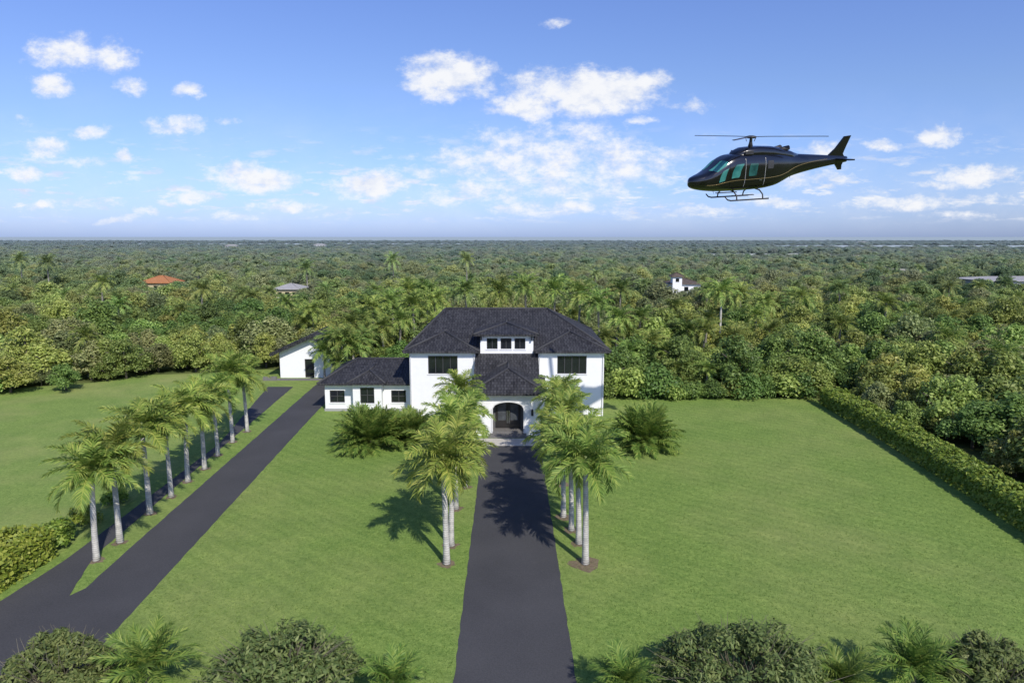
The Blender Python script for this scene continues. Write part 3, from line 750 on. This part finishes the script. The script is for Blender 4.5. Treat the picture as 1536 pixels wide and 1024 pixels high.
for px, py, Y in sal:
    p = pY(px, py, Y); palms.append((p.x, Y, max(2.8, p.z-.5)))
for x, y in scatter(84, 170, 10.5, .5)+scatter(170, 450, 18, .5):
    if random.random() < .42: palms.append((x, y, random.uniform(3.7,6.0)))
palms.sort(key=lambda t: t[1])
pind = palms[:160]; prest = palms[160:]
pf = {}
PW = ["short", "medium height", "tall"]
for x, y, z in pind:
    v = 0 if z < 4.9 else (1 if z < 5.8 else 2); tm, cm, top, Hh = FP[v]; s = z/Hh
    s2 = min(max(s, .8), 1.2)
    lab = f'{PW[v]} palm rising from the dense woods {region(x, y)}'; grp = f'{PW[v]} palms {region(x, y)}'
    if v not in pf:
        t = empty('wild_palm', (x,y,0), lab, 'palm tree', grp, random.uniform(0,6.28)); t.scale = (s2,s2,s)
        a, c = link('trunk', tm, t), link('crown', cm, t); c.location = top; pf[v] = (t, a, c)
    else:
        t0, a, c = pf[v]; copy_thing(t0, (a, c), (x,y,0), random.uniform(0,6.28), (s2,s2,s), lab, grp)
tp = pY(1083, 432, 100)
tm, off = trunk_mesh(tp.z-.3, .19, .13, 99, .25)
t = empty('wild_palm', (tp.x, 100, 0), 'tall single palm with bare pale trunk above the woods right of the main house', 'palm tree')
link('trunk', tm, t); c = link('crown', FP[1][1], t); c.location = (off[0], off[1], tp.z-.2); c.scale = (1.15,1.15,1.15)

def gn_scatter(name, pts, scs, rots, idx, sources, label, cat):
    me = bpy.data.meshes.new(name); me.from_pydata(pts, [], [])
    a = me.attributes.new('sc', 'FLOAT_VECTOR', 'POINT'); a.data.foreach_set('vector', np.array(scs, dtype=np.float32).ravel())
    a = me.attributes.new('rz', 'FLOAT', 'POINT'); a.data.foreach_set('value', np.array(rots, dtype=np.float32))
    a = me.attributes.new('ix', 'INT', 'POINT'); a.data.foreach_set('value', np.array(idx, dtype=np.int32))
    o = link(name, me); tag(o, label, cat, kind='stuff')
    ng = bpy.data.node_groups.new(name, 'GeometryNodeTree')
    ng.interface.new_socket('Geometry', in_out='INPUT', socket_type='NodeSocketGeometry'); ng.interface.new_socket('Geometry', in_out='OUTPUT', socket_type='NodeSocketGeometry')
    gi, go = ng.nodes.new('NodeGroupInput'), ng.nodes.new('NodeGroupOutput')
    iop = ng.nodes.new('GeometryNodeInstanceOnPoints'); jn = ng.nodes.new('GeometryNodeJoinGeometry')
    for s in sources:
        oi = ng.nodes.new('GeometryNodeObjectInfo'); oi.transform_space = 'ORIGINAL'; oi.inputs['Object'].default_value = s; oi.inputs['As Instance'].default_value = True
        ng.links.new(oi.outputs['Geometry'], jn.inputs[0])
    def na(n, t):
        q = ng.nodes.new('GeometryNodeInputNamedAttribute'); q.data_type = t; q.inputs['Name'].default_value = n
        return [s for s in q.outputs if s.enabled and s.name == 'Attribute'][0]
    ng.links.new(gi.outputs[0], iop.inputs['Points']); ng.links.new(jn.outputs[0], iop.inputs['Instance'])
    iop.inputs['Pick Instance'].default_value = True
    ng.links.new(na('ix','INT'), iop.inputs['Instance Index'])
    cx = ng.nodes.new('ShaderNodeCombineXYZ'); ng.links.new(na('rz','FLOAT'), cx.inputs[2])
    e2r = ng.nodes.new('FunctionNodeEulerToRotation'); ng.links.new(cx.outputs[0], e2r.inputs[0])
    ng.links.new(e2r.outputs[0], iop.inputs['Rotation']); ng.links.new(na('sc','FLOAT_VECTOR'), iop.inputs['Scale'])
    ng.links.new(iop.outputs[0], go.inputs[0])
    md = o.modifiers.new('scatter', 'NODES'); md.node_group = ng
    return o
src = [first[k][2] for k in sorted(first)]; keys = sorted(first)
pts = []; scs = []; rots = []; idx = []
for x, y, s in rest:
    k = pickkind(x, y); k = keys.index(k) if k in keys else 0
    v = rsc_() if s < 1.9 else random.uniform(.75,1.2)
    hz = v*random.uniform(.8,1.15)*(1 if s < 2 else 1.05); q = s*v
    pts.append((x,y,-.15)); scs.append((q*random.uniform(.85,1.2),q,hz)); rots.append(random.uniform(0,6.28)); idx.append(k)
gn_scatter('woodland', pts, scs, rots, idx, src, 'unbroken green woodland stretching from behind the house to the horizon', 'woods')
if prest:
    gn_scatter('distant_palms', [(x,y,z) for x,y,z in prest], [(1.1,1.1,1.1)]*len(prest), [random.uniform(0,6.28) for _ in prest], [i % len(pf) for i in range(len(prest))], [pf[k][2] for k in sorted(pf)], 'far palm crowns scattered through the distant woodland', 'palms')

# ------------------------------------------------------------------ helicopter
def heli_paint():
    m, nt, b = newmat('black_gloss_paint')
    b.inputs['Base Color'].default_value = (.004,.004,.005,1); b.inputs['Roughness'].default_value = .2; b.inputs['Coat Weight'].default_value = .8; b.inputs['Coat Roughness'].default_value = .03
    tc = nd(nt, 'ShaderNodeTexCoord'); n = noise(nt, tc.outputs['Object'], 1.2, 2); bp = nd(nt, 'ShaderNodeBump'); bp.inputs['Strength'].default_value = .14; bp.inputs['Distance'].default_value = .1
    nt.links.new(n.outputs[0], bp.inputs['Height']); nt.links.new(bp.outputs[0], b.inputs['Coat Normal'])
    return m
paint = heli_paint()
glass = pm('teal_glass', (.012,.10,.10), (.07,.27,.24), s=1.6, s2=.8, rough=.05, spec=.7)
glass2 = pm('dark_teal_glass', (.006,.035,.037), (.03,.13,.12), s=1.8, s2=.9, rough=.05, spec=.7)
mgrey = pm('rotor_grey', (.03,.03,.032), (.05,.05,.055), rough=.5)
trim = pm('pale_trim', (.45,.45,.46), (.55,.55,.56), rough=.3)
gold = pm('gold_trim', (.36,.27,.12), (.45,.35,.17), rough=.3, metal=.6)
ST = [0,.12,.4,.9,1.5,2.1,2.75,3.5,5.1,6.1,6.9,7.6,9.1,10.8,12.4]
TP = [-.46,-.30,-.18,-.02,.28,.74,1.03,1.11,1.13,1.10,1.04,.98,.88,.77,.66]
BT = [-.72,-.86,-.98,-1.08,-1.14,-1.17,-1.18,-1.18,-1.13,-1.0,-.76,-.52,-.20,.06,.27]
WD = [.08,.30,.50,.70,.86,.95,.99,1.0,1.0,.92,.76,.60,.45,.31,.18]
def cr(xs, ys, x):
    i = max(0, min(len(xs)-2, int(np.searchsorted(xs, x)-1))); h = xs[i+1]-xs[i]; t = (x-xs[i])/h
    def m_(j):
        if j <= 0: return (ys[1]-ys[0])/(xs[1]-xs[0])
        if j >= len(xs)-1: return (ys[-1]-ys[-2])/(xs[-1]-xs[-2])
        a = (ys[j]-ys[j-1])/(xs[j]-xs[j-1]); b = (ys[j+1]-ys[j])/(xs[j+1]-xs[j])
        return 0 if a*b <= 0 else 2*a*b/(a+b)
    t2, t3 = t*t, t*t*t
    return (2*t3-3*t2+1)*ys[i]+(t3-2*t2+t)*h*m_(i)+(-2*t3+3*t2)*ys[i+1]+(t3-t2)*h*m_(i+1)
def S(st, ph, off=0, n=3.4):
    tp, bt, w = cr(ST,TP,st), cr(ST,BT,st), cr(ST,WD,st); c = (tp+bt)/2; h = (tp-bt)/2
    if st > 8: n = 2.2
    elif st > 6.5: n = 3.4-1.2*(st-6.5)/1.5
    elif st < 1.5: n = 2.4+1.0*st/1.5
    cs, sn = math.cos(R(ph)), math.sin(R(ph))
    return Vector((st-4.45, (w+off)*math.copysign(abs(cs)**(2/n), cs), c+(h+off)*math.copysign(abs(sn)**(2/n), sn)))
hl = pY(1122, 256, 45)
HE = empty('helicopter', hl, 'glossy black helicopter with teal windows and landing skids flying above the woods', 'helicopter')
HE.rotation_euler = (R(9), R(-4), R(20))
def loft(secs):
    b = MB(); n = len(secs[0])
    b.v = [tuple(p) for s in secs for p in s]
    for i in range(len(secs)-1):
        for k in range(n): b.f.append((i*n+k, i*n+(k+1)%n, (i+1)*n+(k+1)%n, (i+1)*n+k))
    b.f.append(tuple(reversed(range(n)))); b.f.append(tuple((len(secs)-1)*n+k for k in range(n)))
    return b
sts = list(np.linspace(0, 1, 12)**1.6*1.2)+list(np.linspace(1.35, 12.4, 54))
loft([[S(s, 360*k/48) for k in range(48)] for s in sts]).build('body', paint, HE, True, local=True)
def patch(name, m, s0, s1, p0, p1, off, slant=0, nx=12, np_=12, parent=None, cut=.12):
    b = MB()
    g = {}
    for i in range(nx+1):
        for j in range(np_+1):
            u, v = i/nx, j/np_
            e = 1-cut*(abs(2*v-1)**6); uu = .5+(u-.5)*e
            g[i,j] = len(b.v); b.v.append(tuple(S(s0+(s1-s0)*uu+slant*(v-.5), p0+(p1-p0)*v, off)))
    for i in range(nx):
        for j in range(np_): b.f.append((g[i,j], g[i+1,j], g[i+1,j+1], g[i,j+1]))
    return b.build(name, m, parent or HE, True, local=True)
for sg in (0, 1):
    f = (lambda a: a) if sg == 0 else (lambda a: 180-a)
    patch('windscreen', glass, 1.35, 2.20, f(99), f(150), .012, .30)
    d = patch('door', paint, 2.35, 3.45, f(140), f(214), .012, .10)
    patch('window', glass, 2.60, 3.20, f(163), f(184), .022, -.34, parent=d)
    patch('nose_window', glass, 1.74, 2.14, f(165), f(185), .014, -.25)
    d = patch('door', paint, 3.50, 4.95, f(140), f(214), .012, 0)
    patch('window', glass2, 3.76, 4.38, f(164), f(183), .022, -.10, parent=d)
    h_ = MB(); p = S(4.7, f(194), .03); h_.box(p.x-.12,p.x+.06,p.y-.02,p.y+.02,p.z-.02,p.z+.02); h_.build('handle', M['steel'], d, local=True)
    patch('window', mgrey, 5.15, 5.62, f(157), f(178), .014, 0)
    for s_ in (3.475, 4.98):
        b = MB(); b.tube([S(s_, f(a_), .012) for a_ in range(143, 216, 6)], .012, 5); b.build('door_seam', trim, HE, local=True)
    b = MB(); b.tube([S(s_, f(190 if s_ < 7 else 190-8*(s_-7)), .014) for s_ in np.linspace(.9, 10.5, 34)], .014, 5); b.build('side_stripe', gold, HE, local=True)
cs = []
for s, tp_, w, bt in [(3.0,1.06,.25,.7),(3.25,1.26,.50,.7),(3.8,1.46,.68,.7),(4.8,1.53,.74,.7),(5.8,1.50,.72,.6),(6.6,1.38,.64,.5),(7.4,1.18,.52,.5),(8.1,.97,.30,.5)]:
    c, h = (tp_+bt)/2, (tp_-bt)/2
    cs.append([Vector((s-4.45, w*math.copysign(abs(math.cos(a))**.68, math.cos(a)), c+h*math.copysign(abs(math.sin(a))**.68, math.sin(a)))) for a in [2*math.pi*k/28 for k in range(28)]])
loft(cs).build('engine_cowling', paint, HE, True, local=True)
for y in (-.34, .34):
    b = MB(); b.tube([(2.0,y,1.24),(2.45,y,1.32),(2.7,y*1.2,1.37)], [.14,.15,.15], 12); b.build('exhaust', mgrey, HE, True, local=True)
    b = MB(); b.box(-.9,-.3,y*2.1-.03,y*2.1+.03,1.06,1.26); b.build('air_intake', mgrey, HE, local=True)
# mast, hub, blades
b = MB(); b.tube([(0,0,1.4),(0,0,1.75),(0,0,2.12)], [.18,.10,.08], 12); mast = b.build('rotor_mast', mgrey, HE, True, local=True)
b = MB(); b.tube([(0,0,1.98),(0,0,2.03),(0,0,2.12),(0,0,2.16)], [.22,.32,.30,.12], 16); hub = b.build('rotor_hub', mgrey, HE, True, local=True)
for k in range(3):
    a = R(-20+120*k); d = Vector((math.cos(a), math.sin(a), 0)); n_ = Vector((-math.sin(a), math.cos(a), 0)); b = MB(); secs = []
    for t, w in [(.2,.06),(.5,.06),(.9,.15),(1.2,.165),(4.6,.165),(4.85,.11),(4.9,.05)]:
        z = 2.08+.006*t*t*(-.6)+.012*t; th_ = .022
        secs.append([d*t+n_*w+Vector((0,0,z)), d*t+n_*(w*.3)+Vector((0,0,z+th_)), d*t-n_*w+Vector((0,0,z+.005)), d*t+n_*(w*.3)+Vector((0,0,z-th_))])
    loft(secs).build('rotor_blade', mgrey, HE, local=True)
    b = MB(); b.tube([d*.25+n_*.12+Vector((0,0,1.8)), d*.35+n_*.12+Vector((0,0,2.06))], .025, 6); b.build('pitch_link', M['steel'], HE, local=True)
def plate(name, pts, th, m=paint):
    b = MB(); b.prism([(x, -th/2, z) for x, z in pts], (0,th,0)); return b.build(name, m, HE, local=True)
plate('tail_fin', [(6.20,.60),(6.95,1.20),(7.60,1.95),(8.12,2.0),(7.72,1.1),(7.62,.82),(7.85,.54),(7.3,.38)], .12)
plate('lower_fin', [(6.9,.32),(7.2,.02),(7.4,-.22),(7.66,-.20),(7.64,.08),(7.82,.46)], .10)
b = MB(); b.prism([(7.0,-1.25,.46),(7.5,-1.25,.46),(7.8,0,.46),(7.5,1.25,.46),(7.0,1.25,.46),(6.8,0,.46)], (0,0,.09)); b.build('tailplane', paint, HE, local=True)
b = MB(); b.tube([(7.40,.05,.92),(7.40,.32,.92)], .06, 8); b.tube([(7.40,.32,.92),(7.40,.38,.92)], .12, 10); tr_ = b.build('tail_rotor', mgrey, HE, True, local=True)
for s in (-1, 1):
    b = MB(); b.prism([(7.34,.34,.92),(7.46,.34,.92),(7.56+s*.3,.34,.92+s*.6),(7.41+s*.3,.34,.92+s*.6)], (0,.025,0)); b.build('blade', mgrey, tr_, local=True)
# skids
for s in (-1, 1):
    y = s*1.0; b = MB()
    b.tube([(-2.35,y,-1.46),(-2.15,y,-1.64),(-1.9,y,-1.70),(0,y,-1.70),(1.0,y,-1.70)], [.035,.042,.045,.045,.045], 10); b.build('skid', mgrey, HE, True, local=True)
    b = MB(); b.box(-1.7,-.1,y*.84-.09,y*.84+.09,-1.44,-1.40); b.build('boarding_step', mgrey, HE, local=True)
for x in (-1.45, .55):
    b = MB(); b.tube([(x,-1.0,-1.70),(x,-.94,-1.42),(x,-.6,-1.18),(x,0,-1.12),(x,.6,-1.18),(x,.94,-1.42),(x,1.0,-1.70)], .042, 8); b.build('cross_tube', mgrey, HE, True, local=True)
for x, z, l in ((-2.6,-1.12,.22),(3.3,-.3,-.3)):
    b = MB(); b.tube([(x,0,z),(x+.12,0,z-abs(l))], [.02,.012], 6); b.build('antenna', mgrey, HE, local=True)

# ------------------------------------------------------------------ sun and sky
sd = Vector((.43,-.90,0)).normalized(); el = R(41)
sv = Vector((sd.x*math.cos(el), sd.y*math.cos(el), math.sin(el)))
L = bpy.data.lights.new('sun', 'SUN'); L.energy = 4.7; L.angle = R(.5); L.color = (1,.95,.86)
lo = bpy.data.objects.new('sun', L); col.objects.link(lo); lo.rotation_euler = (-sv).to_track_quat('-Z','Y').to_euler()
w = bpy.data.worlds.new('World'); scene.world = w; w.use_nodes = True
nt = w.node_tree; bg = nt.nodes['Background']; SKS = .15; bg.inputs[1].default_value = SKS
sky = nd(nt, 'ShaderNodeTexSky', sky_type='NISHITA'); sky.sun_disc = False; sky.sun_elevation = el; sky.sun_rotation = math.atan2(sd.x, sd.y); sky.altitude = 20; sky.air_density = 1; sky.dust_density = .6; sky.ozone_density = 2
tc = nd(nt, 'ShaderNodeTexCoord'); sx = nd(nt, 'ShaderNodeSeparateXYZ'); nt.links.new(tc.outputs['Generated'], sx.inputs[0])
dy = math_(nt, 'MAXIMUM', sx.outputs[1], .05)
U = math_(nt, 'DIVIDE', sx.outputs[0], dy); V_ = math_(nt, 'DIVIDE', sx.outputs[2], dy)
cb = nd(nt, 'ShaderNodeCombineXYZ'); nt.links.new(U, cb.inputs[0]); nt.links.new(V_, cb.inputs[1])
uv = cb.outputs[0]
rp = nd(nt, 'ShaderNodeValToRGB'); e = rp.color_ramp.elements
e[0].position = 0; e[0].color = (.49,.64,1.26,1); e[1].position = 1; e[1].color = (.68,.745,1.10,1)
k = e.new(.25); k.color = (.58,.68,1.06,1)
k = e.new(.6); k.color = (.66,.725,.99,1)
nt.links.new(maprange(nt, V_, 0, .36, 0, 1), rp.inputs[0])
skyc = mixc(nt, 1.0, sky.outputs[0], rp.outputs[0], 'MULTIPLY')
CL = [(672,112,70,36,1.1),(725,106,34,16,.8),(885,138,122,38,1.15),(790,158,62,22,1.0),(960,125,50,20,.9),(800,240,150,52,.75),(900,250,140,44,.72),(880,195,60,18,.6),(730,290,110,22,.62),(1020,235,40,16,.58),(700,235,70,26,.58),(860,285,140,20,.6),
 (95,78,62,26,.85),(165,84,42,28,.8),(85,128,32,17,.85),(190,131,28,12,.6),(282,137,26,13,.85),(135,198,38,13,.85),(70,223,42,17,.85),(35,257,36,13,.85),(187,237,20,11,.85),(265,187,56,16,.7),(45,183,30,9,.5),(125,243,22,9,.6),
 (385,268,68,24,1.1),(552,276,66,22,1.1),(290,295,38,11,.8),(640,262,40,12,.6),(430,310,60,9,.62),(220,316,24,7,.78),(510,320,30,7,.72),(130,306,60,9,.62),(60,308,40,8,.62),(340,325,60,7,.6),(180,330,50,6,.6),
 (1405,206,38,21,1.0),(1325,217,36,9,.6),(1468,263,66,18,1.0),(1410,280,40,8,.65),(1240,226,44,16,.75),(1215,268,70,17,.7),(1350,304,90,13,.66),(1300,285,50,9,.62),(960,182,26,7,.55),(1040,160,40,9,.45),(835,32,26,7,.5),(330,183,24,7,.45),(200,270,34,8,.5),(1150,300,70,11,.6),(820,312,130,13,.65),(1500,300,50,9,.6),(1050,318,100,8,.58),(610,235,30,8,.45),(1440,322,70,7,.6)]
n1 = noise(nt, uv, 16, 5, .6)
ds = nd(nt, 'ShaderNodeVectorMath', operation='MULTIPLY_ADD'); sb = nd(nt, 'ShaderNodeVectorMath', operation='SUBTRACT'); nt.links.new(n1.outputs['Color'], sb.inputs[0]); sb.inputs[1].default_value = (.5,.5,.5)
nt.links.new(sb.outputs[0], ds.inputs[0]); ds.inputs[1].default_value = (.06,.035,0); nt.links.new(uv, ds.inputs[2])
uvd = ds.outputs[0]
tot = None
for cx, cy_, a, b_, wt in CL:
    d = ray(cx, cy_); u0, v0 = d.x/d.y, d.z/d.y; sa, sb_ = FPX/a*.9, FPX/b_*.9
    m1 = nd(nt, 'ShaderNodeVectorMath', operation='MULTIPLY_ADD'); nt.links.new(uvd, m1.inputs[0]); m1.inputs[1].default_value = (sa, sb_, 0); m1.inputs[2].default_value = (-u0*sa, -v0*sb_, 0)
    m2 = nd(nt, 'ShaderNodeVectorMath', operation='DOT_PRODUCT'); nt.links.new(m1.outputs[0], m2.inputs[0]); nt.links.new(m1.outputs[0], m2.inputs[1])
    f = math_(nt, 'MULTIPLY_ADD', m2.outputs['Value'], -wt, wt)
    tot = f if tot is None else math_(nt, 'MAXIMUM', tot, f)
mp = nd(nt, 'ShaderNodeMapping'); mp.inputs['Scale'].default_value = (1,1.6,1); nt.links.new(uv, mp.inputs[0])
n2 = noise(nt, mp.outputs[0], 22, 10, .66)
mp2 = nd(nt, 'ShaderNodeMapping'); mp2.inputs['Scale'].default_value = (1,1.6,1); mp2.inputs['Location'].default_value = (.008,.022,0); nt.links.new(uv, mp2.inputs[0])
n3 = noise(nt, mp2.outputs[0], 22, 5, .6)
tot = math_(nt, 'MAXIMUM', tot, -1.0)
fld = math_(nt, 'ADD', tot, math_(nt, 'MULTIPLY', math_(nt, 'SUBTRACT', n2.outputs[0], .5), 2.6))
dens = maprange(nt, fld, .03, 1.05, 0, .97, True)
# thin veil and low wispy cloud streaks near the horizon
n4 = noise(nt, mp.outputs[0], 7, 6, .6)
veil = math_(nt, 'MULTIPLY', maprange(nt, n4.outputs[0], .42, .7, 0, .25), maprange(nt, V_, .02, .22, 1, 0))
mp3 = nd(nt, 'ShaderNodeMapping'); mp3.inputs['Scale'].default_value = (1,4.2,1); mp3.inputs['Location'].default_value = (3.1,.7,0); nt.links.new(uv, mp3.inputs[0])
n5 = noise(nt, mp3.outputs[0], 17, 9, .64)
wisp = math_(nt, 'MULTIPLY', maprange(nt, n5.outputs[0], .49, .68, 0, .9, True), math_(nt, 'MULTIPLY', maprange(nt, V_, .012, .035, 0, 1), maprange(nt, V_, .075, .16, 1, 0)))
dens = math_(nt, 'MAXIMUM', dens, math_(nt, 'MAXIMUM', veil, wisp))
dens = math_(nt, 'MULTIPLY', dens, maprange(nt, V_, .0, .03, 0, 1))
shade = maprange(nt, math_(nt, 'ADD', math_(nt, 'SUBTRACT', n2.outputs[0], n3.outputs[0]), math_(nt, 'MULTIPLY', tot, .10)), -.16, .14, 0, 1)
cc = mixc(nt, shade, (.70/SKS,.76/SKS,.91/SKS), (.94/SKS,.95/SKS,.98/SKS))
nt.links.new(mixc(nt, dens, skyc, cc), bg.inputs[0])

scene.view_settings.view_transform = 'Standard'; scene.view_settings.look = 'None'; scene.view_settings.exposure = 0
